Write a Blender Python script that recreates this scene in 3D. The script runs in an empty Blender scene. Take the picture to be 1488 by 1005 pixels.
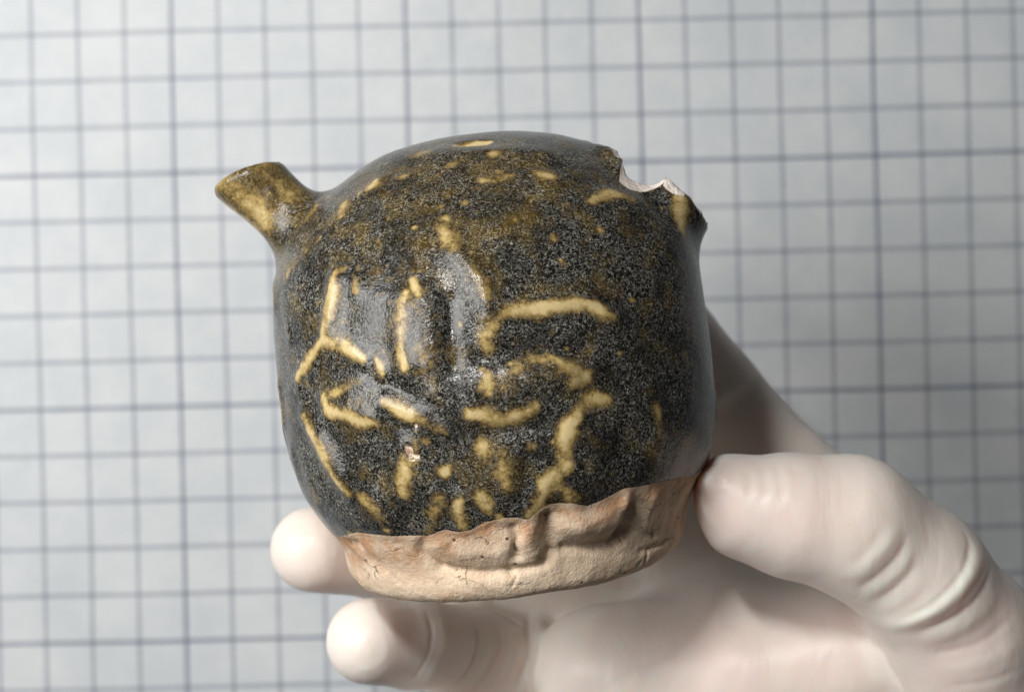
import bpy, math, random
import numpy as np
from mathutils import Vector, Matrix
from mathutils.bvhtree import BVHTree

random.seed(3); rng = np.random.default_rng(3)
SC = bpy.context.scene
COL = SC.collection
CM = 0.01                      # everything below is laid out in centimetres
CAM_H = 37.0                   # lens above the sheet
FPX = 2516.0                   # focal length in photo pixels (1488 wide)

# ------------------------------------------------------------------ camera
cam = bpy.data.cameras.new('camera')
camo = bpy.data.objects.new('camera', cam); COL.objects.link(camo)
camo.location = (0, 0, CAM_H * CM)
cam.sensor_width = 36.0
cam.lens = 36.0 * FPX / 1488.0
cam.clip_start = 0.01; cam.clip_end = 20.0
cam.dof.use_dof = True
cam.dof.focus_distance = 0.252
cam.dof.aperture_fstop = 24.0
SC.camera = camo

# ------------------------------------------------------------------ world and lamps
W = bpy.data.worlds.new('World'); SC.world = W; W.use_nodes = True
bg = W.node_tree.nodes['Background']
bg.inputs[0].default_value = (0.92, 0.96, 1.0, 1); bg.inputs[1].default_value = 0.035

def area(name, loc, target, sx, sy, power, color):
    l = bpy.data.lights.new(name, 'AREA'); l.shape = 'RECTANGLE'
    l.size = sx * CM; l.size_y = sy * CM; l.energy = power; l.color = color
    o = bpy.data.objects.new(name, l); COL.objects.link(o)
    o.location = Vector(loc) * CM
    d = Vector(target) - Vector(loc)
    o.rotation_euler = d.to_track_quat('-Z', 'Y').to_euler()
    return o
area('window_light', (-32, 7, 36), (0, 0, 6), 24, 27, 1.96, (1.0, 0.985, 0.965))
area('ceiling_light', (-11.3, 18.5, 45), (0, 0, 8), 2.0, 8, 1.0, (1.0, 0.975, 0.94))

vs = SC.view_settings
vs.view_transform = 'Standard'; vs.look = 'None'; vs.exposure = 0.0; vs.gamma = 1.0
vs.use_curve_mapping = False

# ------------------------------------------------------------------ helpers
def P(px, py, z):
    """photo direction -> point at height z (cm)"""
    d = CAM_H - z
    return np.array([(px - 744.0) * d / FPX, -(py - 502.5) * d / FPX, z])

def surface_nets(F, org, h):
    nx, ny, nz = F.shape
    ins = F < 0
    c = [(i, j, k) for i in (0, 1) for j in (0, 1) for k in (0, 1)]
    cnt = np.zeros((nx-1, ny-1, nz-1), np.int8)
    for i, j, k in c:
        cnt += ins[i:nx-1+i, j:ny-1+j, k:nz-1+k]
    act = (cnt > 0) & (cnt < 8)
    idx = np.argwhere(act)
    vid = np.full(act.shape, -1, np.int64); vid[act] = np.arange(len(idx))
    acc = np.zeros((len(idx), 3)); num = np.zeros(len(idx))
    val = {q: F[idx[:, 0]+q[0], idx[:, 1]+q[1], idx[:, 2]+q[2]] for q in c}
    for a in c:
        for ax in range(3):
            if a[ax]: continue
            b = list(a); b[ax] = 1; b = tuple(b)
            fa, fb = val[a], val[b]
            m = (fa < 0) != (fb < 0)
            t = np.where(m, fa / np.where(m, fa - fb, 1), 0)
            p = np.tile(np.array(a, float), (len(idx), 1)); p[:, ax] += t
            acc += p * m[:, None]; num += m
    V = (idx + acc / num[:, None]) * h + np.asarray(org)
    quads = []
    for ax in range(3):
        u, w = (ax+1) % 3, (ax+2) % 3
        s0 = [slice(None)]*3; s1 = [slice(None)]*3
        s0[ax] = slice(0, -1); s1[ax] = slice(1, None)
        a, b = ins[tuple(s0)], ins[tuple(s1)]
        e = np.argwhere(a != b)
        ok = (e[:, u] > 0) & (e[:, w] > 0) & (e[:, u] < F.shape[u]-1) & (e[:, w] < F.shape[w]-1)
        e = e[ok]
        fl = a[e[:, 0], e[:, 1], e[:, 2]]
        def cell(du, dw):
            q = e.copy(); q[:, u] += du; q[:, w] += dw
            return vid[q[:, 0], q[:, 1], q[:, 2]]
        q4 = np.stack([cell(-1, -1), cell(0, -1), cell(0, 0), cell(-1, 0)], 1)
        q4[~fl] = q4[~fl][:, ::-1]
        quads.append(q4)
    return V, np.concatenate(quads)

def grid(lo, hi, h):
    ax = [np.arange(l, u + h, h).astype(np.float32) for l, u in zip(lo, hi)]
    return np.meshgrid(*ax, indexing='ij')

def capsule(X, pts):
    """chain of tapered capsules, pts = [(x,y,z,r)...]; on a grid only the box around it is worked out"""
    if X[0].ndim == 3:
        a = np.array(pts); m = a[:, 3].max() + 1.25
        sl = []
        for k, axv in enumerate((X[0][:, 0, 0], X[1][0, :, 0], X[2][0, 0, :])):
            i = np.searchsorted(axv, a[:, k].min()-m); j = np.searchsorted(axv, a[:, k].max()+m)
            sl.append(slice(i, max(j, i+1)))
        sl = tuple(sl)
        out = np.full(X[0].shape, 9.0, np.float32)
        if X[0][sl].size: out[sl] = capsule_all([x[sl] for x in X], pts)
        return out
    return capsule_all(X, pts)

def capsule_all(X, pts):
    F = None
    for (a, b) in zip(pts[:-1], pts[1:]):
        A, B = np.array(a[:3]), np.array(b[:3]); d = B - A; L = d @ d
        t = np.clip(((X[0]-A[0])*d[0] + (X[1]-A[1])*d[1] + (X[2]-A[2])*d[2]) / L, 0, 1)
        f = np.sqrt((X[0]-A[0]-t*d[0])**2 + (X[1]-A[1]-t*d[1])**2 + (X[2]-A[2]-t*d[2])**2) - (a[3] + t*(b[3]-a[3]))
        F = f if F is None else smin(F, f, 0.25)
    return F

def smin(a, b, k):
    h = np.clip(0.5 + 0.5*(b-a)/k, 0, 1)
    return b + (a-b)*h - k*h*(1-h)
def smax(a, b, k): return -smin(-a, -b, k)

def raw_mesh(V, Q):
    me = bpy.data.meshes.new('tmp')
    me.vertices.add(len(V)); me.vertices.foreach_set('co', np.ascontiguousarray(V, np.float32).ravel())
    me.loops.add(len(Q)*4); me.loops.foreach_set('vertex_index', np.ascontiguousarray(Q, np.int32).ravel())
    me.polygons.add(len(Q)); me.polygons.foreach_set('loop_start', np.arange(0, len(Q)*4, 4, dtype=np.int32))
    me.update(); me.validate()
    return me

def relax(V, Q, n, lam=0.5):
    E = np.concatenate([Q[:, [0, 1]], Q[:, [1, 2]], Q[:, [2, 3]], Q[:, [3, 0]]])
    for _ in range(n):
        S = np.zeros_like(V); C = np.zeros(len(V))
        for k in range(3):
            S[:, k] = np.bincount(E[:, 0], V[E[:, 1], k], len(V)) + np.bincount(E[:, 1], V[E[:, 0], k], len(V))
        C = np.bincount(E[:, 0], minlength=len(V)) + np.bincount(E[:, 1], minlength=len(V))
        V = V + lam*(S/C[:, None] - V)
    return V

def subdivide(V, Q):
    me = raw_mesh(V, Q)
    o = bpy.data.objects.new('tmp', me); COL.objects.link(o)
    m = o.modifiers.new('s', 'SUBSURF'); m.levels = 1
    dg = bpy.context.evaluated_depsgraph_get(); dg.update()
    e = o.evaluated_get(dg).to_mesh()
    v = np.zeros(len(e.vertices)*3, np.float32); e.vertices.foreach_get('co', v)
    q = np.zeros(len(e.loops), np.int32); e.loops.foreach_get('vertex_index', q)
    o.evaluated_get(dg).to_mesh_clear()
    bpy.data.objects.remove(o); bpy.data.meshes.remove(me)
    return v.reshape(-1, 3).astype(float), q.reshape(-1, 4)

def normals(V, Q):
    n = np.cross(V[Q[:, 2]] - V[Q[:, 0]], V[Q[:, 3]] - V[Q[:, 1]])
    N = np.zeros_like(V)
    for c in range(4):
        for k in range(3):
            N[:, k] += np.bincount(Q[:, c], n[:, k], len(V))
    return N / np.maximum(np.linalg.norm(N, axis=1), 1e-12)[:, None]

def noise3(V, scale, seed, octaves=2):
    """cheap smooth value noise on points"""
    out = np.zeros(len(V)); amp = 1.0; tot = 0
    for o in range(octaves):
        q = V*scale*2**o + seed*17.3 + o*5.1
        i = np.floor(q).astype(np.int64); f = q - i; f = f*f*(3-2*f)
        r = 0
        for dx in (0, 1):
            for dy in (0, 1):
                for dz in (0, 1):
                    hsh = ((i[:, 0]+dx)*73856093 ^ (i[:, 1]+dy)*19349663 ^ (i[:, 2]+dz)*83492791) & 0x7fffffff
                    hsh = (hsh*1103515245 + 12345) & 0x7fffffff
                    hsh = ((hsh >> 8) * 2654435761) & 0xffffff
                    v = hsh/0xffffff
                    r = r + v*(f[:, 0] if dx else 1-f[:, 0])*(f[:, 1] if dy else 1-f[:, 1])*(f[:, 2] if dz else 1-f[:, 2])
        out += amp*(r*2-1); tot += amp; amp *= 0.5
    return out/tot

EYE = Vector((0, 0, CAM_H))
def trace(bvh, pts, step=6.0):
    """walk a drawn line over the surface and return its points in space"""
    out = []
    pts = [np.array(p, float) for p in pts]
    if len(pts) == 1: pts = [pts[0], pts[0] + [0.5, 0.5]]
    seq = [pts[0]]
    q = [pts[0]*2-pts[1]] + pts + [pts[-1]*2-pts[-2]]
    for i in range(1, len(q)-2):
        a, b, c, d = q[i-1:i+3]
        n = max(1, int(np.hypot(*(c-b))/step))
        for j in range(n):
            t = (j+1)/n
            seq.append(0.5*((2*b)+(-a+c)*t+(2*a-5*b+4*c-d)*t*t+(-a+3*b-3*c+d)*t**3))
    for p in seq:
        d = Vector(P(p[0], p[1], 0)) - EYE
        hit = bvh.ray_cast(EYE, d.normalized())[0]
        if hit is not None: out.append(np.array(hit))
    return np.array(out)

def dist_to(V, pts, w, want_t=False):
    """(indices, distance) of points nearer than w to a polyline"""
    lo, hi = pts.min(0)-w, pts.max(0)+w
    ix = np.where(np.all((V > lo) & (V < hi), axis=1))[0]
    if len(ix) == 0: return (ix, np.zeros(0), np.zeros(0)) if want_t else (ix, np.zeros(0))
    v = V[ix]; D = np.full(len(ix), 1e9); T = np.full(len(ix), 0.5)
    if len(pts) == 1: D = np.linalg.norm(v-pts[0], axis=1)
    n = len(pts)-1
    for k, (a, b) in enumerate(zip(pts[:-1], pts[1:])):
        d = b-a; L = max(d @ d, 1e-9)
        t = np.clip((v-a) @ d/L, 0, 1)
        e = np.linalg.norm(v - a - t[:, None]*d, axis=1)
        T = np.where(e < D, (k+t)/n, T); D = np.minimum(D, e)
    m = D < w
    if want_t: return ix[m], D[m], T[m]
    return ix[m], D[m]

def build(name, V, Q, N, faces, origin, mats, parent=None, attrs=None):
    """one mesh object out of some faces of a shared surface"""
    used = np.unique(Q[faces]); rem = np.full(len(V), -1, np.int64); rem[used] = np.arange(len(used))
    me = raw_mesh((V[used]-origin)*CM, rem[Q[faces]]); me.name = name
    me.polygons.foreach_set('use_smooth', np.ones(len(me.polygons), bool))
    me.normals_split_custom_set_from_vertices(N[used].tolist())
    for k, a in (attrs or {}).items():
        at = me.attributes.new(k, 'FLOAT', 'POINT'); at.data.foreach_set('value', a[used].astype(np.float32))
    me.materials.append(mats)
    o = bpy.data.objects.new(name, me); COL.objects.link(o)
    if parent is not None: o.parent = parent
    return o

# ------------------------------------------------------------------ materials
class NT:
    def __init__(s, name):
        s.m = bpy.data.materials.new(name); s.m.use_nodes = True
        s.t = s.m.node_tree; s.n = s.t.nodes; s.b = s.n['Principled BSDF']
    def new(s, typ, **kw):
        n = s.n.new(typ)
        for k, v in kw.items(): setattr(n, k, v)
        return n
    def lk(s, a, b): s.t.links.new(a, b)
    def setin(s, sock, v):
        if hasattr(v, 'links') or isinstance(v, bpy.types.NodeSocket): s.lk(v, sock)
        else: sock.default_value = v
    def math(s, op, a, b=0.0, c=0.0, clamp=False):
        n = s.new('ShaderNodeMath', operation=op); n.use_clamp = clamp
        for i, v in enumerate((a, b, c)): s.setin(n.inputs[i], v)
        return n.outputs[0]
    def attr(s, name): return s.new('ShaderNodeAttribute', attribute_name=name).outputs['Fac']
    def coord(s, scale=100.0, loc=(0, 0, 0), rot=(0, 0, 0)):
        t = s.new('ShaderNodeTexCoord'); m = s.new('ShaderNodeMapping')
        m.inputs['Scale'].default_value = (scale,)*3; m.inputs['Location'].default_value = loc
        m.inputs['Rotation'].default_value = rot
        s.lk(t.outputs['Object'], m.inputs[0]); return m.outputs[0]
    def noise(s, vec, scale, detail=2.0, rough=0.5, dist=0.0):
        n = s.new('ShaderNodeTexNoise'); s.lk(vec, n.inputs['Vector'])
        n.inputs['Scale'].default_value = scale; n.inputs['Detail'].default_value = detail
        n.inputs['Roughness'].default_value = rough; n.inputs['Distortion'].default_value = dist
        return n.outputs['Fac']
    def voro(s, vec, scale, feature='F1', out='Distance'):
        n = s.new('ShaderNodeTexVoronoi', feature=feature); s.lk(vec, n.inputs['Vector'])
        n.inputs['Scale'].default_value = scale
        return n.outputs[out]
    def ramp(s, f, stops, interp='LINEAR'):
        r = s.new('ShaderNodeValToRGB'); r.color_ramp.interpolation = interp
        e = r.color_ramp.elements
        while len(e) < len(stops): e.new(0.5)
        for i, (p, c) in enumerate(stops):
            e[i].position = p; e[i].color = (c, c, c, 1) if not hasattr(c, '__len__') else (*c, 1)
        s.setin(r.inputs[0], f); return r.outputs[0]
    def step(s, f, a, b):
        n = s.new('ShaderNodeMapRange', interpolation_type='SMOOTHSTEP'); n.clamp = True
        s.setin(n.inputs[0], f); n.inputs[1].default_value = a; n.inputs[2].default_value = b
        return n.outputs[0]
    def mix(s, f, a, b):
        n = s.new('ShaderNodeMix', data_type='RGBA'); s.setin(n.inputs[0], f)
        for i, v in ((6, a), (7, b)):
            if isinstance(v, tuple): n.inputs[i].default_value = (*v, 1)
            else: s.lk(v, n.inputs[i])
        return n.outputs[2]
    def bump(s, h, strength, dist, prev=None):
        n = s.new('ShaderNodeBump'); n.inputs['Strength'].default_value = strength
        n.inputs['Distance'].default_value = dist; s.lk(h, n.inputs['Height'])
        if prev is not None: s.lk(prev, n.inputs['Normal'])
        return n.outputs[0]

def ceramic_material():
    g = NT('glazed_stoneware'); v = g.coord()
    thin, bare, frac, brown, chip = (g.attr(k) for k in ('thin', 'bare', 'fracture', 'brown', 'chip'))
    # worm-like crystals floating in a black glaze
    n1 = g.noise(v, 11.0, 1.5, 0.6, 1.5)
    worm = g.step(g.math('ABSOLUTE', g.math('SUBTRACT', n1, 0.5)), 0.030, 0.006)
    n2 = g.noise(v, 24.0, 1.5, 0.6, 0.4)
    dots = g.step(n2, 0.60, 0.72)
    n3 = g.noise(v, 7.0, 2.0, 0.6, 1.0)
    worm = g.math('MAXIMUM', worm, g.math('MULTIPLY', g.step(g.math('ABSOLUTE', g.math('SUBTRACT', n3, 0.5)), 0.016, 0.003), g.step(n2, 0.40, 0.55)))
    cl = g.step(g.noise(v, 1.6, 4.0, 0.65), 0.36, 0.64)
    spk = g.math('MULTIPLY', g.math('MAXIMUM', g.math('MULTIPLY', worm, 0.75), dots), g.math('ADD', g.math('MULTIPLY', cl, 0.65), 0.35))
    mott = g.noise(v, 2.3, 4.0, 0.65)
    br = g.math('ADD', g.math('MULTIPLY', brown, 0.85), g.math('SUBTRACT', g.step(mott, 0.42, 0.70), 0.32), clamp=True)
    br = g.math('MULTIPLY', br, g.math('ADD', 0.35, g.math('MULTIPLY', n2, 1.2)), clamp=True)
    base = g.mix(br, (0.0105, 0.0098, 0.0078), (0.078, 0.050, 0.013))
    spc = g.mix(br, (0.33, 0.325, 0.29), (0.40, 0.34, 0.20))
    dark = g.mix(g.math('MULTIPLY', spk, 0.85), base, spc)
    # honey where the glaze runs thin over the relief
    tn = g.math('ADD', thin, g.math('MULTIPLY', g.math('SUBTRACT', g.noise(v, 9.0, 4.0, 0.75), 0.5), 0.95))
    tn = g.math('ADD', tn, g.math('MULTIPLY', g.math('SUBTRACT', n2, 0.5), 0.35))
    tn = g.math('MULTIPLY', tn, g.step(thin, 0.03, 0.25))
    honey = g.ramp(tn, [(0.0, (0.03, 0.02, 0.006)), (0.36, (0.15, 0.095, 0.028)), (0.66, (0.36, 0.255, 0.095)), (1.0, (0.62, 0.49, 0.25))])
    glz = g.mix(g.step(tn, 0.14, 0.80), dark, honey)
    glz = g.mix(g.math('MULTIPLY', g.math('MULTIPLY', spk, g.step(tn, 0.75, 0.2)), 0.45), glz, spc)
    # unglazed clay
    cn = g.noise(v, 1.3, 5.0, 0.6); cf = g.noise(v, 14.0, 4.0, 0.7)
    clay = g.ramp(cn, [(0.30, (0.60, 0.455, 0.325)), (0.45, (0.72, 0.55, 0.395)), (0.58, (0.80, 0.645, 0.475)), (0.72, (0.76, 0.505, 0.32))])
    clay = g.mix(g.math('MULTIPLY', g.step(cf, 0.50, 0.68), 0.35), clay, (0.80, 0.68, 0.54))
    clay = g.mix(g.math('MULTIPLY', g.step(g.noise(v, 30.0, 3.0, 0.7), 0.55, 0.75), 0.40), clay, (0.34, 0.23, 0.15))
    rim = g.math('MULTIPLY', g.attr('scorch'), g.step(g.noise(v, 2.5, 4.0, 0.6), 0.35, 0.62))
    clay = g.mix(g.math('MULTIPLY', rim, 0.75), clay, (0.50, 0.235, 0.10))
    pore = g.step(g.voro(v, 2.6), 0.085, 0.055)
    clay = g.mix(g.math('MULTIPLY', pore, 0.85), clay, (0.07, 0.035, 0.025))
    dv = g.new('ShaderNodeVectorMath', operation='MULTIPLY_ADD')
    nc = g.new('ShaderNodeTexNoise'); nc.inputs['Scale'].default_value = 4.0; nc.inputs['Detail'].default_value = 4
    g.lk(v, nc.inputs['Vector']); g.lk(nc.outputs['Color'], dv.inputs[0]); dv.inputs[1].default_value = (0.35,)*3; g.lk(v, dv.inputs[2])
    ck = g.voro(dv.outputs[0], 1.5, 'DISTANCE_TO_EDGE')
    crack = g.math('MULTIPLY', g.step(ck, 0.016, 0.003), g.step(g.noise(v, 1.7, 3.0), 0.48, 0.62))
    crack = g.math('MAXIMUM', crack, g.attr('crack'))
    clay = g.mix(g.math('MULTIPLY', crack, 0.75), clay, (0.11, 0.07, 0.045))
    # the broken edge shows the pale body
    fr = g.mix(g.step(cf, 0.45, 0.62), (0.84, 0.74, 0.66), (0.92, 0.86, 0.81))
    fr = g.mix(g.step(g.noise(v, 7.0, 3.0, 0.7), 0.66, 0.76), fr, (0.40, 0.28, 0.13))
    bmask = g.step(g.math('ADD', bare, g.math('MULTIPLY', g.math('SUBTRACT', cf, 0.5), 0.35)), 0.42, 0.58)
    col = g.mix(bmask, glz, clay)
    fmask = g.step(g.math('ADD', frac, g.math('MULTIPLY', g.math('SUBTRACT', cf, 0.5), 0.5)), 0.40, 0.60)
    col = g.mix(fmask, col, fr)
    cm = g.step(g.math('ADD', chip, g.math('MULTIPLY', g.math('SUBTRACT', cf, 0.5), 0.8)), 0.40, 0.60)
    col = g.mix(cm, col, g.mix(g.step(cf, 0.45, 0.6), (0.45, 0.30, 0.20), (0.76, 0.64, 0.54)))
    g.lk(col, g.b.inputs['Base Color'])
    dull = g.math('MAXIMUM', bmask, fmask)
    rg = g.math('ADD', 0.21, g.math('MULTIPLY', spk, 0.22))
    rg = g.math('SUBTRACT', rg, g.math('MULTIPLY', g.step(tn, 0.2, 0.6), 0.06))
    rg = g.math('ADD', g.math('MULTIPLY', rg, g.math('SUBTRACT', 1.0, dull)), g.math('MULTIPLY', dull, 0.88))
    g.lk(rg, g.b.inputs['Roughness'])
    g.lk(g.math('SUBTRACT', 0.40, g.math('MULTIPLY', dull, 0.22)), g.b.inputs['Specular IOR Level'])
    hg = g.math('ADD', g.math('MULTIPLY', n1, 0.8), g.math('MULTIPLY', n2, 0.8))
    hg = g.math('MULTIPLY', hg, g.math('SUBTRACT', 1.0, g.math('MULTIPLY', g.step(tn, 0.2, 0.7), 0.75)))
    hc = g.math('ADD', g.math('MULTIPLY', cf, 4.0), g.math('MULTIPLY', g.noise(v, 4.0, 5.0, 0.75), 5.5))
    hc = g.math('ADD', hc, g.math('MULTIPLY', g.noise(v, 32.0, 2.0, 0.6), 0.8))
    hc = g.math('SUBTRACT', hc, g.math('MULTIPLY', g.math('MAXIMUM', crack, pore), 2.5))
    h = g.new('ShaderNodeMix', data_type='FLOAT'); g.lk(dull, h.inputs[0]); g.lk(hg, h.inputs[2]); g.lk(hc, h.inputs[3])
    g.lk(g.bump(h.outputs[0], 0.42, 0.00016), g.b.inputs['Normal'])
    return g.m

def latex_material():
    g = NT('latex'); v = g.coord()
    pink = g.attr('pink')
    n = g.noise(v, 0.55, 3.0, 0.5); f = g.noise(v, 6.0, 4.0, 0.6)
    c = g.mix(g.step(n, 0.35, 0.65), (0.82, 0.735, 0.665), (0.84, 0.765, 0.70))
    c = g.mix(g.math('MULTIPLY', pink, 0.8), c, (0.84, 0.67, 0.62))
    c = g.mix(g.math('MULTIPLY', g.attr('fold'), 0.7), c, (0.88, 0.84, 0.73))
    g.lk(c, g.b.inputs['Base Color'])
    g.b.inputs['Roughness'].default_value = 0.38
    g.b.inputs['Specular IOR Level'].default_value = 0.32
    g.b.inputs['Subsurface Weight'].default_value = 0.55
    g.b.inputs['Subsurface Radius'].default_value = (1.0, 0.42, 0.30)
    g.b.inputs['Subsurface Scale'].default_value = 0.0050
    st = g.new('ShaderNodeMapping'); st.inputs['Scale'].default_value = (260, 90, 160); st.inputs['Rotation'].default_value = (0.2, 0.3, 0.6)
    tc = g.new('ShaderNodeTexCoord'); g.lk(tc.outputs['Object'], st.inputs[0])
    wr = g.noise(st.outputs[0], 1.0, 4.0, 0.55, 0.8)
    b = g.bump(wr, 0.22, 0.0007)
    b = g.bump(g.noise(v, 45.0, 3.0, 0.6), 0.08, 0.00010, b)
    g.lk(b, g.b.inputs['Normal'])
    return g.m

def sheet_material():
    g = NT('printed_grid')
    PH = (CAM_H/FPX)
    rot = math.radians(-1.40)
    # the grid is turned a little; one line passes through this point
    x0, y0 = (739-744)*PH, -(513.4-502.5)*PH
    t = g.new('ShaderNodeTexCoord')
    wn = g.new('ShaderNodeTexNoise'); wn.inputs['Scale'].default_value = 14.0; wn.inputs['Detail'].default_value = 2
    g.lk(t.outputs['Object'], wn.inputs['Vector'])
    wob = g.new('ShaderNodeVectorMath', operation='MULTIPLY_ADD'); g.lk(wn.outputs['Color'], wob.inputs[0])
    wob.inputs[1].default_value = (0.0011,)*3; g.lk(t.outputs['Object'], wob.inputs[2])
    m = g.new('ShaderNodeMapping', vector_type='POINT')
    m.inputs['Rotation'].default_value = (0, 0, rot); m.inputs['Scale'].default_value = (100,)*3
    c, s = math.cos(rot), math.sin(rot)
    m.inputs['Location'].default_value = (-(c*x0 - s*y0) - 0.055, -(s*x0 + c*y0) - 0.055, 0)
    g.lk(wob.outputs[0], m.inputs[0])
    sp = g.new('ShaderNodeSeparateXYZ'); g.lk(m.outputs[0], sp.inputs[0])
    v = g.coord()
    ink = g.noise(v, 1.2, 3.0, 0.6)
    def line(ch, heavy, side, wide, core):
        u = g.math('DIVIDE', sp.outputs[ch], 0.9985)
        cell = g.math('ROUND', u)
        d = g.math('SUBTRACT', u, cell)                       # signed distance to the line, cm
        hv = g.math('COMPARE', g.math('FLOORED_MODULO', g.math('ADD', cell, heavy), 5.0), 0.0, 0.1)
        ad = g.math('ABSOLUTE', d)
        k = g.step(ad, core+0.014, core-0.01)
        sh = g.math('ABSOLUTE', g.math('SUBTRACT', d, side))
        b = g.step(sh, wide+0.03, wide-0.03)
        k = g.math('MULTIPLY', k, g.math('ADD', 0.30, g.math('MULTIPLY', hv, 0.26)))
        b = g.math('MULTIPLY', b, g.math('ADD', 0.27, g.math('MULTIPLY', hv, 0.09)))
        return g.math('MAXIMUM', k, b)
    lx = line('X', 2.0, -0.05, 0.07, 0.02)
    ly = line('Y', 6.0, 0.05, 0.075, 0.018)
    L = g.math('ADD', lx, g.math('MULTIPLY', ly, g.math('SUBTRACT', 1.0, lx)))
    L = g.math('MULTIPLY', L, g.math('ADD', 0.75, g.math('MULTIPLY', ink, 0.5)), clamp=True)
    pap = g.mix(g.step(g.noise(v, 0.5, 5.0, 0.65), 0.3, 0.7), (0.52, 0.555, 0.58), (0.60, 0.62, 0.635))
    spots = g.step(g.voro(v, 0.33), 0.035, 0.015)
    pap = g.mix(g.math('MULTIPLY', spots, 0.22), pap, (0.45, 0.25, 0.28))
    col = g.mix(L, pap, (0.08, 0.105, 0.17))
    g.lk(col, g.b.inputs['Base Color'])
    g.b.inputs['Roughness'].default_value = 0.42
    g.b.inputs['Specular IOR Level'].default_value = 0.35
    g.lk(g.bump(g.noise(v, 0.7, 3.0, 0.5), 0.25, 0.0012), g.b.inputs['Normal'])
    return g.m

M_CER = ceramic_material(); M_LATEX = latex_material(); M_SHEET = sheet_material()

# ------------------------------------------------------------------ the printed sheet underneath
def sheet():
    hx, hy, t = 21.0, 17.0, 0.25
    n = 12
    import bmesh
    bm = bmesh.new()
    bmesh.ops.create_cube(bm, size=1.0)
    for v in bm.verts:
        v.co = Vector((v.co.x*2*hx*CM, v.co.y*2*hy*CM, (v.co.z-0.5)*t*CM))
    bmesh.ops.bevel(bm, geom=[e for e in bm.edges], offset=0.0006, segments=2, affect='EDGES')
    me = bpy.data.meshes.new('grid_sheet'); bm.to_mesh(me); bm.free()
    me.materials.append(M_SHEET)
    o = bpy.data.objects.new('grid_sheet', me); COL.objects.link(o)
    o['kind'] = 'structure'
    o['label'] = 'white sheet printed with a blue-grey square grid behind the vessel'
    return o
sheet()

# ------------------------------------------------------------------ the vessel
ZC = 9.2
PXC = FPX/(CAM_H-ZC)           # photo pixels per cm at the vessel's axis
O = P(718, 530, ZC)
LEAN, TIP = math.radians(7.0), math.radians(5.5)
up = np.array([-math.sin(LEAN), math.cos(LEAN), 0.0])
sx = np.array([math.cos(LEAN), math.sin(LEAN), 0.0])
zz = np.array([0, 0, 1.0])
AX = up*math.cos(TIP) + zz*math.sin(TIP)       # axis, leaning left and a little towards the lens
FW = np.cross(sx, AX)                           # front
PROF = np.array([(0, -286), (120, -287), (190, -291), (222, -291), (240, -281), (248, -264), (251, -245), (258, -222), (274, -195),
                 (291, -165), (302, -138), (310, -100), (314, -60), (315, -10), (313, 40), (310, 90), (306, 135), (299, 165),
                 (287, 195), (267, 226), (240, 253), (208, 276), (170, 298), (131, 314), (95, 323), (60, 329), (30, 331.5), (0, 332)], float)/PXC
def resample(p, n):
    # Catmull-Rom through the profile
    q = np.vstack([p[0]*2-p[1], p, p[-1]*2-p[-2]]); out = []
    for i in range(1, len(q)-2):
        for t in np.linspace(0, 1, n, endpoint=False):
            a, b, c, d = q[i-1:i+3]
            out.append(0.5*((2*b)+(-a+c)*t+(2*a-5*b+4*c-d)*t*t+(-a+3*b-3*c+d)*t**3))
    return np.array(out+[p[-1]])
PR = resample(PROF, 5)
# 2-D signed distance table for the profile
TH = 0.03
gr, gh = np.meshgrid(np.arange(-0.3, 5.2, TH), np.arange(-5.0, 5.4, TH), indexing='ij')
D2 = np.full(gr.shape, 1e9); cross = np.zeros(gr.shape, int)
for a, b in zip(PR[:-1], PR[1:]):
    d = b-a; L = d @ d
    t = np.clip(((gr-a[0])*d[0]+(gh-a[1])*d[1])/max(L, 1e-12), 0, 1)
    D2 = np.minimum(D2, np.hypot(gr-a[0]-t*d[0], gh-a[1]-t*d[1]))
    lo, hi = (a, b) if a[1] < b[1] else (b, a)
    m = (gh >= lo[1]) & (gh < hi[1])
    if abs(d[1]) > 1e-9:
        xr = a[0] + (gh-a[1])/d[1]*d[0]
        cross += m & (gr < xr)
D2 = np.where(cross % 2 == 1, -D2, D2)
def lookup(r, h):
    i = np.clip((r+0.3)/TH, 0, D2.shape[0]-1.001); j = np.clip((h+5.0)/TH, 0, D2.shape[1]-1.001)
    i0 = i.astype(int); j0 = j.astype(int); fi = i-i0; fj = j-j0
    return (D2[i0, j0]*(1-fi)+D2[i0+1, j0]*fi)*(1-fj) + (D2[i0, j0+1]*(1-fi)+D2[i0+1, j0+1]*fi)*fj

# spout, pointing up and left
zs = ZC + 0.25
SP = [P(470, 362, zs-0.1), P(424, 318, zs), P(388, 282, zs), P(356, 250, zs), P(322, 214, zs)]
SPR = [0.56, 0.475, 0.465, 0.505, 0.57]
SPOUT = [(*p, r) for p, r in zip(SP, SPR)]
SPD = (SP[3]-SP[1])/np.linalg.norm(SP[3]-SP[1])
CUT_P = P(360, 255, zs); CUT_N = np.array([-0.42, 0.90, -0.10]); CUT_N /= np.linalg.norm(CUT_N)
# stump of the broken neck, pointing up and right, away from the lens
zn = ZC + 0.40
NK = [P(880, 400, zn-.3), P(920, 330, zn-.1), P(953, 272, zn), P(990, 202, zn-.05)]
NKR = [0.80, 0.79, 0.98, 1.22]
NECK = [(*p, r) for p, r in zip(NK, NKR)]
NKD = (NK[2]-NK[1])/np.linalg.norm(NK[2]-NK[1])

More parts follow.
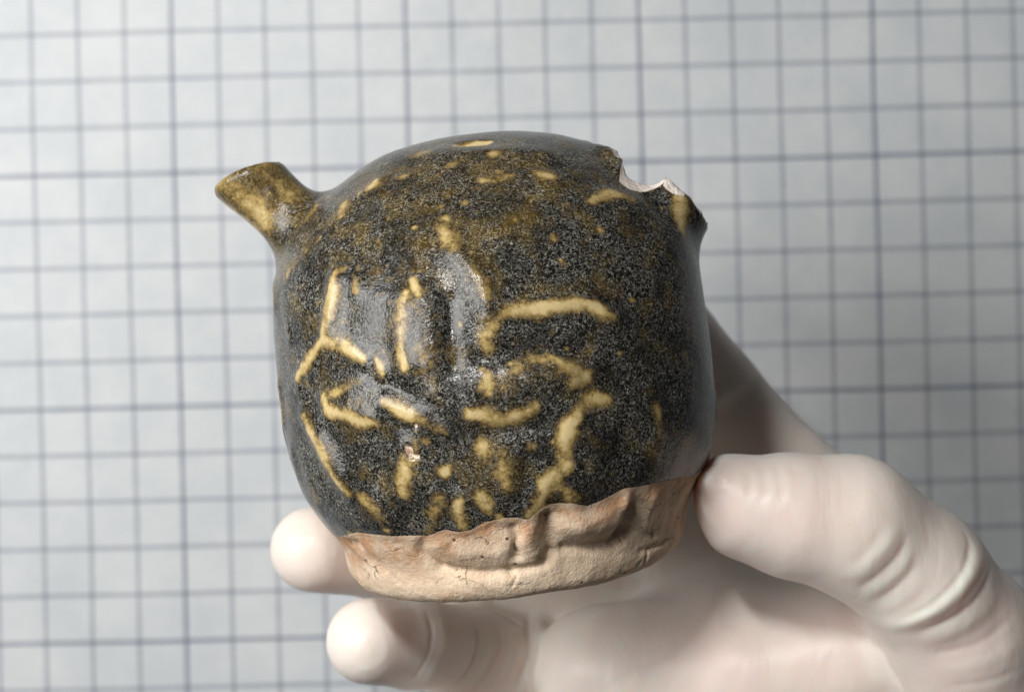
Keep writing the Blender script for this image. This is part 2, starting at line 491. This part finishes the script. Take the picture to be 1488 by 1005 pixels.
def pot_sdf(X, parts=False):
    d = [X[k]-O[k] for k in range(3)]
    h = d[0]*AX[0]+d[1]*AX[1]+d[2]*AX[2]
    s = d[0]*sx[0]+d[1]*sx[1]+d[2]*sx[2]
    f = d[0]*FW[0]+d[1]*FW[1]+d[2]*FW[2]
    s = s - 0.09*np.clip((h-1.0)/2.5, 0, 1)            # the shoulder is pushed a little to the right
    f = np.where(f > 0, f*(1+0.026*np.clip(h+0.1, 0, 3.5)**2), f)     # the front leans back towards the crown
    r = np.sqrt(s*s+f*f)
    F = lookup(r, h)
    spo = capsule(X, SPOUT)
    cut = (X[0]-CUT_P[0])*CUT_N[0]+(X[1]-CUT_P[1])*CUT_N[1]+(X[2]-CUT_P[2])*CUT_N[2]
    bore = capsule(X, [(*SP[0], .22), (*SP[2], .24), (*SP[4], .42)])
    spo = smax(spo, cut, 0.10)
    F = smin(F, spo, 0.42)
    nk = capsule(X, NECK)
    F = smin(F, nk, 0.40)
    F = smax(F, -bore, 0.06)
    # the break: two oblique faces, each a ridge with a chamfer outwards, a scallop bitten between them, and the bore of the neck
    wob = 0.03*np.sin(X[2]*6.0+X[0]*5)+0.025*np.sin(X[0]*13.0+X[2]*9)
    zr = zn + 0.95
    p1, p2, p3 = P(872, 208, zr), P(970, 254, zr), P(1021, 305, zr)
    def face(p, q, front, back):
        t = (q-p)/np.linalg.norm(q-p); r = None
        for nz in (front, back):
            n = np.array([-t[1], t[0], nz]); n /= np.linalg.norm(n)
            f = (X[0]-p[0])*n[0]+(X[1]-p[1])*n[1]+(X[2]-p[2])*n[2]
            r = f if r is None else np.maximum(r, f)
        return r + 0.6*wob
    pl = np.maximum(face(p1, p2, 0.9, 0.10), face(p2, p3, 1.1, 0.0))
    c = P(941, 229, zr)
    sc = np.sqrt((X[0]-c[0])**2+(X[1]-c[1])**2) - 0.38 - 0.5*np.clip(X[2]-zr, 0, 0.6) + 0.4*wob
    nb = capsule(X, [(*(NK[1]-NKD*0.4), .42), (*NK[2], .80), (*NK[3], 1.05)])
    brk = np.minimum(-pl, sc)
    F0 = F
    near = nk < 0.5
    top = (X[1]-P(890, 215.5, zn)[1])+0.10*(X[0]-P(890, 215.5, zn)[0]) + 0.3*wob
    F = np.where(near & (X[0] > P(858, 215, zn)[0]), np.maximum(np.maximum(np.maximum(F, -brk), -nb), top), F)
    if parts: return F, dict(spo=spo, nk=nk, brk=np.where(near, brk, 9), nb=nb, h=h, s=s, f=f, bore=bore)
    return F

H = 0.053
X = grid((-5.4, -4.7, 5.2), (3.9, 4.2, 13.2), H)
Fp = pot_sdf(X)
V, Q = surface_nets(Fp, (-5.4, -4.7, 5.2), H)
V = relax(V, Q, 2, 0.4)
V, Q = subdivide(V, Q)
N = normals(V, Q)
bvh = BVHTree.FromPolygons(V.tolist(), Q.tolist())
_, pr = pot_sdf(V.T, True)
THETA = np.arctan2(pr['s'], pr['f'])           # 0 in front, + to the right
hgt = pr['h']

# ---- where the glaze stops
edge = [(478, 772), (500, 777), (520, 772), (545, 775), (570, 777), (600, 776), (622, 776), (645, 768), (668, 770), (690, 766), (705, 756),
        (735, 750), (752, 750), (768, 752), (785, 738), (800, 730), (830, 728), (852, 733), (880, 722), (905, 708), (930, 705), (955, 698), (985, 692), (1003, 690)]
eh = []
for p in edge:
    q = trace(bvh, [p])
    if len(q):
        dq = q[0]-O; eh.append((math.atan2(dq @ sx, dq @ FW), dq @ AX))
eh = np.array(sorted(eh))
tb = np.linspace(eh[-1, 0]+0.15, eh[0, 0]+2*math.pi-0.15, 24)
hb = np.interp(tb, [tb[0], tb[-1]], [eh[-1, 1], eh[0, 1]]) + 0.07*np.sin(tb*7)+0.05*np.sin(tb*13+1)
TT = np.concatenate([eh[:, 0], tb]); HH = np.concatenate([eh[:, 1], hb])
order = np.argsort((TT+math.pi) % (2*math.pi)); TT = ((TT+math.pi) % (2*math.pi))[order]; HH = HH[order]
line_h = np.interp((THETA+math.pi) % (2*math.pi), TT, HH, period=2*math.pi)
above = hgt - line_h
bare = np.clip(0.5 - above/0.10, 0, 1)
scorch = np.clip(1-np.abs(above+0.12)/0.42, 0, 1) + 0.5*np.clip(1-np.abs(above+0.5)/0.5, 0, 1)*np.clip(-THETA/0.5, 0, 1)

# ---- honey coloured lines of the moulded relief: (points, half width px, strength, raise)
S = [
 ([(492,397),(488,430),(481,465),(475,492)], 9, .95, .035), ([(475,492),(455,515),(432,550)], 8, .9, .03), ([(475,492),(500,499),(527,520)], 9, 1.0, .035),
 ([(497,396),(503,392)], 8, .8, .02), ([(517,407),(522,425)], 7, .8, .02), ([(547,523),(556,541)], 7, .9, .02),
 ([(603,410),(612,430)], 8, .8, .02), ([(593,432),(584,470),(583,500),(590,535)], 10, .75, .03), ([(583,475),(584,498)], 9, .9, .01),
 ([(650,322),(652,342),(663,364)], 12, 1.0, .03), ([(663,364),(690,400),(706,432),(713,458)], 9, .55, .045),
 ([(712,472),(740,456),(790,448),(830,442),(865,447),(890,462)], 8, .95, .03), ([(722,462),(712,485),(706,503)], 11, .95, .03), ([(870,448),(890,463)], 9, .8, .01),
 ([(660,490),(656,525)], 6, .55, .015), ([(624,540),(631,568)], 7, .7, .02), ([(708,546),(713,566)], 10, 1.0, .025),
 ([(522,556),(495,568),(473,578)], 8, .6, .02), ([(473,578),(478,594),(505,603),(548,615)], 10, .9, .03), ([(535,612),(548,616)], 11, .7, .01),
 ([(560,582),(590,599),(618,610)], 10, .95, .03), ([(618,610),(645,625)], 9, .6, .02),
 ([(738,541),(763,528),(786,523)], 9, .7, .025), ([(800,522),(825,533),(850,546),(832,553)], 11, .7, .03), ([(770,540),(820,543)], 22, .36, .02),
 ([(682,599),(705,603),(728,607),(752,602),(780,588)], 10, .9, .03),
 ([(878,580),(858,583),(840,597)], 12, .75, .03), ([(838,598),(824,618),(816,648),(820,676)], 11, 1.0, .035),
 ([(802,688),(790,712)], 14, .9, .03), ([(786,720),(768,745)], 11, .9, .02), ([(824,712),(838,726)], 9, .7, .02), ([(858,700),(890,700)], 9, .45, .01),
 ([(698,642),(722,666),(742,702)], 14, .88, .03), ([(770,650)], 9, .5, .01),
 ([(443,604),(468,642),(488,683),(508,712)], 10, .92, .035), ([(528,722),(558,750)], 14, .75, .02), ([(565,768)], 9, .8, .01), ([(508,772)], 10, .8, .01),
 ([(603,642),(590,688),(588,716)], 13, .72, .02), ([(612,636),(628,642)], 9, .6, .01), ([(646,683)], 8, .9, .02),
 ([(634,722),(622,770)], 11, .75, .02), ([(668,728),(670,768)], 9, .9, .02), ([(698,715),(710,740)], 11, .7, .02), ([(722,745),(730,752)], 8, .8, .01),
 ([(948,590),(955,620),(950,655)], 10, .55, .02), ([(945,405),(948,430)], 8, .4, .01), ([(996,455),(998,490)], 8, .4, .0), ([(993,505),(998,530)], 10, .4, .0),
 ([(548,264),(532,280)], 11, .95, .03), ([(503,296),(498,314)], 10, .85, .02), ([(575,260),(590,256)], 9, .55, .01), ([(655,243)], 13, .75, .02), ([(640,255)], 10, .5, .01),
 ([(717,230)], 13, .75, .02), ([(704,265),(745,258)], 10, .8, .02), ([(782,252),(800,258)], 11, .75, .02), ([(600,229),(620,223)], 9, .8, .01),
 ([(680,330)], 12, .3, .0), ([(805,345)], 12, .42, .01), ([(855,294),(885,282),(918,292)], 10, .7, .02), ([(895,285)], 14, .5, .01), ([(930,340)], 16, .35, .0), ([(765,275)], 12, .35, .0),
 ([(988,292),(985,335)], 13, 1.0, .03), ([(418,478),(419,488)], 7, .75, .02), ([(420,398)], 12, .6, .01), ([(437,550),(446,560)], 7, .5, .01),
 ([(446,322),(462,298)], 8, .75, .02), ([(440,400),(436,420)], 8, .3, .01), ([(455,385)], 14, .35, .0), ([(405,560),(412,610)], 7, .7, .03), ([(430,660),(436,690)], 7, .5, .02),
 ([(398,400),(400,440)], 8, .4, .02), ([(455,700),(470,745)], 8, .4, .01), ([(665,213),(710,208)], 9, 1.2, .0),
]
thin = np.zeros(len(V)); lift = np.zeros(len(V)); brown = np.zeros(len(V)); chip = np.zeros(len(V)); crack = np.zeros(len(V))
WARP = V + 0.055*np.stack([noise3(V, 3.0, 31+k, 3) for k in range(3)], 1)
def rot_axis(p, ang):
    R = np.array(Matrix.Rotation(ang, 3, Vector(AX))); return (p-O) @ R.T + O
for pts, w, a, hgt_up in S:
    q = trace(bvh, pts)
    if len(q) == 0: continue
    wc = w/PXC*1.38
    for ang in (0, math.radians(152), math.radians(-126)):    # the same mould repeats round the back
        qq = q if ang == 0 else rot_axis(q, ang)
        ix, d, t = dist_to(WARP, qq, wc*2.4, True)
        if ang != 0:
            ok = np.abs(THETA[ix]) > 1.45; ix, d, t = ix[ok], d[ok], t[ok]
        wv = wc*(0.72+0.36*np.sin(math.pi*np.clip(t, 0, 1)))*(1.0 + 0.42*noise3(V[ix], 2.6, 21, 2))           # the line swells and starves
        g_ = (0.58*np.exp(-(d/wv)**2*1.8)+0.46*np.exp(-(d/wv)**2*0.42))*(0.90+0.75*noise3(V[ix], 3.0, 22, 3))
        thin[ix] = np.maximum(thin[ix], a*g_); lift[ix] = np.maximum(lift[ix], 1.35*hgt_up*np.exp(-(d/(wc*1.2))**2))
# scattered small spots, thickest on the left shoulder
for k in range(170):
    p = (random.gauss(560, 130), random.gauss(330, 90)) if k < 110 else (random.uniform(420, 1000), random.uniform(230, 740))
    q = trace(bvh, [p])
    if len(q) == 0: continue
    w = random.uniform(2.5, 8)/PXC; a = random.uniform(.25, .75)
    ix, d = dist_to(WARP, q, w*2.5); thin[ix] = np.maximum(thin[ix], a*np.exp(-(d/w)**2)); lift[ix] += .008*np.exp(-(d/w)**2)
# browner, thinner skin over the petals
for pts, w, a in [([(608,425),(622,500),(622,550)], 32, .48), ([(740,565),(800,548),(840,548)], 28, .50), ([(495,582),(535,602)], 24, .45), ([(850,610),(845,680)], 30, .20),
                  ([(640,580),(660,620),(690,610)], 26, .30), ([(600,640),(596,700)], 20, .28), ([(720,660),(740,690)], 18, .3), ([(870,590),(880,600)], 22, .25), ([(540,740),(520,760)], 22, .25),
                  ([(430,380),(455,330),(480,300)], 26, .34), ([(690,330),(740,330),(800,340)], 30, .26), ([(640,245),(720,245),(790,262)], 26, .34), ([(560,270),(620,245)], 20, .34)]:
    q = trace(bvh, pts)
    ix, d = dist_to(WARP, q, w/PXC*2.2); thin[ix] = np.maximum(thin[ix], a*np.exp(-(d/(w/PXC))**2)*(0.8+0.9*noise3(V[ix], 2.2, 41, 3)))
# broad swellings of the petals, no colour of their own
for pts, w, up_ in [([(618,450),(618,520)], 34, .05), ([(668,370),(690,395),(706,440)], 30, .022), ([(745,565),(815,545)], 30, .04), ([(510,590),(540,600)], 24, .03),
                    ([(860,640),(850,690)], 38, .04), ([(590,660),(600,700)], 24, .03), ([(490,410),(482,480)], 20, .03), ([(640,580),(660,640)], 26, .03),
                    ([(640,225),(790,225)], 26, .02), ([(690,570)], 30, .03), ([(470,640),(500,690)], 20, .03), ([(652,440),(660,530)], 13, -.03), ([(700,520),(780,505),(850,515)], 14, -.025), ([(600,575),(560,560)], 12, -.025),
                    ([(790,620),(700,632)], 15, -.03), ([(455,590),(440,560)], 12, -.02), ([(905,560),(890,540)], 14, -.02), ([(640,640),(660,700)], 14, -.025), ([(560,640),(545,700)], 16, -.025), ([(770,660),(760,710)], 14, -.025), ([(560,330),(620,350)], 40, .02), ([(900,480),(930,560)], 40, .02)]:
    q = trace(bvh, pts)
    ix, d = dist_to(V, q, w/PXC*2.2); lift[ix] += 2.1*up_*np.exp(-(d/(w/PXC))**2*1.3)
q = trace(bvh, [(672,211),(704,209)]); ix, d = dist_to(V, q, .3); lift[ix] -= .045*np.exp(-(d/.10)**2)
# chip in the glaze
for p, w in [((594,652), 8), ((606,664), 6), ((598,660), 6), ((606,619), 3)]:
    q = trace(bvh, [p]); ix, d = dist_to(V+(WARP-V)*1.6, q, w/PXC*2); chip[ix] = np.maximum(chip[ix], np.exp(-(d/(w/PXC))**2)); lift[ix] -= .045*np.exp(-(d/(w/PXC))**4)
# clay band: blocks, hollows and cracks left by the mould
for pts, w, up_ in [([(640,790),(655,800),(725,800)], 20, .07), ([(760,785),(775,800)], 20, .09), ([(768,765),(772,795)], 12, .05), ([(850,752),(890,748)], 26, .11),
                    ([(830,760),(860,765)], 22, .05), ([(945,720),(935,760)], 12, .06), ([(550,800),(600,810)], 22, .03), ([(910,715),(905,730)], 8, .06),
                    ([(748,765),(750,805)], 6, -.06), ([(795,750),(797,800)], 9, -.09), ([(912,735),(900,770)], 12, -.10), ([(620,770),(615,800),(640,822)], 8, -.05),
                    ([(640,824),(700,832),(740,828)], 8, -.06), ([(745,830),(790,818),(800,805)], 7, -.06), ([(820,795),(880,790),(905,775)], 9, -.07),
                    ([(520,790),(505,785)], 9, -.05), ([(975,710),(965,780)], 12, -.03), ([(930,800),(970,785)], 5, -.03)]:
    q = trace(bvh, pts)
    ix, d = dist_to(V, q, w/PXC*2.5); lift[ix] += 1.15*up_*np.exp(-(d/(w/PXC))**2)*np.clip(0.12-above[ix]/0.22, 0, 1)
for pts in [[(938,810),(945,800),(962,790),(975,780)], [(935,818),(940,808),(941,795)], [(925,822),(930,812)], [(752,775),(747,790),(752,802)], [(905,780),(903,790)], [(748,838),(742,850)]]:
    pts = [(x+random.uniform(-2, 2), y+random.uniform(-2, 2)) for x, y in pts]
    q = trace(bvh, pts, 3); ix, d = dist_to(V+(WARP-V)*0.6, q, .09)
    crack[ix] = np.maximum(crack[ix], np.clip(1.1-d/.020, 0, 1)*np.clip(0.5+0.9*noise3(V[ix], 7, 2), 0, 1)); lift[ix] -= .025*np.exp(-(d/.022)**2)
# the glaze lies a little proud of the clay; clay is rougher
lift += 0.014*np.clip(0.5+above/0.20, 0, 1)
lift += 0.050*noise3(V, 0.62, 14, 1) + 0.022*noise3(V, 1.3, 1, 3) + bare*0.022*noise3(V, 3.5, 4, 3)
# the spout and the dome are thinly glazed and browner
spd = pr['spo']
sp_t = np.clip(1-spd/0.12, 0, 1)*np.clip(((V-SP[1]) @ SPD+0.15)/0.35, 0, 1)
brown = np.clip((hgt-0.4)/2.3, 0, 1)*0.52 + np.clip(noise3(V, .8, 6)*1.2, 0, 1)*0.35 - np.clip((THETA-0.35)/0.8, 0, 1)*0.35
brown = np.clip(brown + sp_t, 0, 1)
thin = np.maximum(thin, sp_t*(0.58+0.55*noise3(V-0.75*((V-SP[1]) @ SPD)[:, None]*SPD, 2.6, 8, 3)+0.10*noise3(V, 6, 9, 2)))
frac = np.clip(1-np.abs(pr['brk'])/0.05, 0, 1)*(pr['nk'] < 0.4)*np.clip((V[:, 0]-P(880, 215, zn)[0])/0.15, 0, 1)
# raw break, splintered
lift -= frac*(0.02+0.04*noise3(V, 7, 3, 3))
lift *= (pr['bore'] > 0.1)
V2 = V + N*lift[:, None]
N2 = normals(V2, Q)
BASE = O + AX*PROF[0, 1]
vessel = bpy.data.objects.new('ceramic_vessel', None); COL.objects.link(vessel)
vessel.location = Vector(BASE)*CM
vessel.empty_display_size = 0.02
vessel['label'] = 'small round dark brown glazed ceramic vessel with honey coloured relief and broken neck'
vessel['category'] = 'vessel'
at = dict(thin=thin, bare=bare, fracture=frac, brown=brown, chip=chip, crack=crack, scorch=scorch)
fc = lambda a: a[Q].mean(1)
f_sp = (fc(pr['spo']) < 0.05) & (((V[Q].mean(1)-SP[1]) @ SPD) > -0.15)
f_nk = (fc(pr['nk']) < 0.10) & (((V[Q].mean(1)-NK[1]) @ NKD) > 0.05) & ~f_sp
f_ba = (fc(above) < 0) & ~f_sp & ~f_nk
f_bo = ~(f_sp | f_nk | f_ba)
for nm, f, lb in (('body', f_bo, None), ('unglazed_base', f_ba, 'bare pinkish buff clay foot with cracks and moulded lumps'),
                  ('spout', f_sp, 'short honey brown pouring spout with slanted lip'), ('broken_neck', f_nk, 'snapped neck stump with pale jagged fracture edge')):
    o = build(nm, V2, Q, N2, np.where(f)[0], BASE, M_CER, vessel, at)
    if lb: o['label'] = lb

# ------------------------------------------------------------------ the gloved hand
def C(*a): return [(*P(x, y, z), r) for x, y, z, r in a]
Hh = 0.095
lo, hi = (-5.0, -16.0, 1.2), (13.0, 3.6, 12.4)
X = grid(lo, hi, Hh)
thumb = capsule(X, C((1052, 706, 9.75, .50), (1085, 735, 9.7, .80), (1150, 748, 9.65, .96), (1235, 762, 9.55, 1.07), (1335, 835, 9.2, 1.06), (1400, 925, 8.6, 1.18), (1450, 1080, 7.4, 1.5), (1420, 1280, 6.0, 1.7)))
index = capsule(X, C((1230, 830, 4.7, 1.15), (1140, 695, 4.2, 1.0), (1030, 570, 3.8, .95), (940, 440, 4.0, .86), (870, 350, 4.6, .78), (835, 310, 5.0, .72)))
middle = capsule(X, C((1040, 900, 4.6, 1.05), (860, 885, 4.4, .92), (690, 835, 4.6, .84), (560, 805, 5.6, .74), (455, 797, 6.7, .71)))
ring = capsule(X, C((960, 990, 4.8, 1.05), (830, 970, 4.8, .92), (690, 948, 5.5, .84), (600, 934, 6.9, .76), (536, 931, 7.7, .73)))
pinky = capsule(X, C((960, 1110, 5.0, .95), (830, 1110, 5.0, .82), (700, 1095, 5.8, .72), (640, 1085, 7.0, .66)))
palm = capsule(X, C((1215, 850, 5.2, 1.2), (1330, 1250, 6.2, 1.6), (1400, 1560, 5.6, 1.9)))
for c in (C((1060, 935, 5.9, 1.3), (1250, 1300, 6.0, 1.5)), C((867, 975, 6.2, 1.15), (1150, 1300, 5.9, 1.5), (1330, 1560, 5.4, 1.8)),
          C((900, 1110, 6.0, 1.15), (1120, 1330, 5.8, 1.4), (1300, 1560, 5.3, 1.8)), C((960, 985, 6.5, 1.2), (1080, 985, 6.8, 1.3), (1220, 960, 7.1, 1.35)), C((985, 870, 4.5, 1.05), (1225, 820, 4.9, 1.25)), C((940, 730, 3.9, .9), (1000, 790, 4.0, 1.0), (1200, 760, 4.6, 1.15))):
    palm = smin(palm, capsule(X, c), 0.9)
wrist = capsule(X, C((1370, 1560, 5.0, 2.3), (1480, 1950, 5.0, 2.5)))
palm = smin(palm, wrist, 1.0)
F = smin(palm, index, 0.5)
F = smin(F, smin(middle, 9, .1), 0.22)
F = np.minimum(F, 9)
fing = smin(smin(middle, ring, 0.07), pinky, 0.07)
F = smin(F, fing, 0.16)
thumb = smin(thumb, capsule(X, C((1035, 702, 10.1, .26), (1006, 689, 10.2, .12))), 0.06)
F = smin(F, thumb, 0.55)
# pads are pressed flat where they touch the vessel
sl = tuple(slice(np.searchsorted(a, l), np.searchsorted(a, u)) for a, l, u in zip((X[0][:, 0, 0], X[1][0, :, 0], X[2][0, 0, :]), (-5.0, -4.6, 5.2), (3.9, 3.6, 12.4)))
Fv = np.full(F.shape, 9.0, np.float32); Fv[sl] = pot_sdf([x[sl] for x in X])
F = smax(F, -(Fv-0.015), 0.10)
HV, HQ = surface_nets(F, lo, Hh)
HV = relax(HV, HQ, 3, 0.5)
HV, HQ = subdivide(HV, HQ)
HN = normals(HV, HQ)
hb_ = BVHTree.FromPolygons(HV.tolist(), HQ.tolist())
def first_hit(pts): return trace(hb_, pts, 6)
hl = np.zeros(len(HV)); fold = np.zeros(len(HV)); pink = np.zeros(len(HV))
R = [ # glove folds: points, half width px, raise cm, shine through of the thick latex
 ([(1306,755),(1292,788),(1264,818),(1232,846)], 14, .05, .8), ([(1322,772),(1306,806),(1276,836),(1244,858)], 6, -.04, 0), ([(1330,792),(1308,828),(1274,856),(1250,872)], 9, .035, .5),
 ([(1335,818),(1306,850),(1268,878)], 5, -.03, 0), ([(1345,835),(1315,868),(1275,892)], 9, .02, .3), ([(1280,765),(1266,795),(1238,822)], 7, -.02, 0),
 ([(1398,765),(1408,795),(1395,835),(1355,876),(1300,903)], 5, -.07, 0), ([(1412,764),(1424,788),(1414,826),(1380,868),(1330,898),(1280,915)], 15, .11, 1.0), ([(1442,815),(1428,858),(1390,894),(1330,922)], 6, -.05, 0),
 ([(1455,850),(1428,888),(1388,915),(1330,936)], 14, .045, .6), ([(1475,890),(1425,932),(1350,952)], 6, -.03, 0), ([(1488,925),(1440,958),(1360,975)], 14, .03, .4), ([(1488,970),(1430,990),(1370,998)], 7, -.025, 0),
 ([(1272,925),(1285,955),(1312,1003)], 5, -.09, 0), ([(1250,925),(1264,955),(1286,1003)], 9, .03, .2),
 ([(1012,686),(1008,692)], 6, .10, .8), ([(1014,692),(1050,700)], 4, -.03, 0), ([(1012,684),(1040,672)], 4, -.03, 0), ([(1012,690),(1022,715),(1028,745)], 5, -.04, 0), ([(1010,705),(1022,740),(1040,770)], 8, .02, .2), ([(1022,664),(1016,684)], 5, -.04, 0),
 ([(1092,672),(1100,700),(1098,730)], 7, .022, .0), ([(1115,676),(1124,705),(1118,735)], 7, .022, .0), ([(1138,676),(1148,706),(1142,735)], 7, .016, .0), ([(1075,690),(1080,720)], 6, .015, 0),
 ([(1018,600),(1065,565),(1108,532)], 11, .07, .9), ([(1028,620),(1080,580),(1122,548)], 10, -.05, 0), ([(1015,580),(1052,552),(1095,520)], 9, -.04, 0), ([(1100,640),(1150,610)], 16, .03, .3),
 ([(620,886),(627,920),(620,955),(600,990)], 4, -.05, 0), ([(638,886),(646,925),(636,960),(616,998)], 8, .025, .5),
 ([(685,895),(692,930),(680,970),(655,1004)], 4, -.06, 0), ([(705,895),(712,935),(700,972),(680,1004)], 8, .03, .5),
 ([(725,905),(725,945),(700,990),(690,1004)], 4, -.04, 0), ([(742,905),(742,950),(722,1003)], 7, .02, .3),
 ([(768,884),(768,920),(770,952),(756,985),(748,1004)], 5, -.09, .0), ([(782,880),(787,940),(772,1003)], 10, .05, .6),
 ([(705,880),(735,895),(764,912)], 4, -.06, 0), ([(870,880),(850,940),(830,1003)], 14, .02, .3), ([(960,880),(930,940),(900,1003)], 16, -.015, 0), ([(1070,860),(1020,940),(980,1003)], 14, .016, 0),
]
for pts, w, u, fo in R:
    q = first_hit(pts)
    if len(q) == 0: continue
    wc = w/(FPX/(CAM_H-q[:, 2].mean()))
    ix, d, t = dist_to(HV, q, wc*2.6, True)
    e = np.clip(np.sin(math.pi*np.clip(t, 0, 1))*1.5, 0, 1) if len(pts) > 2 else 1.0
    hl[ix] += (0.62 if u > 0 else 0.5)*u*e*np.exp(-(d/wc)**2); fold[ix] = np.maximum(fold[ix], fo*e*np.exp(-(d/wc)**2*0.9))
for p, w in [((1040,740), 60), ((1180,740), 70), ((1050,960), 90), ((1180,930), 80), ((1430,900), 60), ((500,830), 40), ((600,930), 40), ((1390,950), 60), ((720,960), 40)]:
    q = first_hit([p])
    if len(q) == 0: continue
    wc = w/80.; ix, d = dist_to(HV, q, wc*2); pink[ix] = np.maximum(pink[ix], np.exp(-(d/wc)**2))
pink *= 0.75+0.5*noise3(HV, .7, 5, 2)
hl += 0.022*noise3(HV, .8, 11, 2) + 0.008*noise3(HV*np.array([1.5, .8, 1]), 2.4, 12, 2)
HV2 = HV + HN*hl[:, None]
HN2 = normals(HV2, HQ)
HB = P(1480, 1950, 5.0)
hand = build('gloved_hand', HV2, HQ, HN2, np.arange(len(HQ)), HB, M_LATEX, None, dict(fold=fold, pink=np.clip(pink, 0, 1)))
hand.location = Vector(HB)*CM
hand['label'] = 'hand in a thin off-white latex glove gripping the vessel between thumb and curled fingers'
hand['category'] = 'hand'
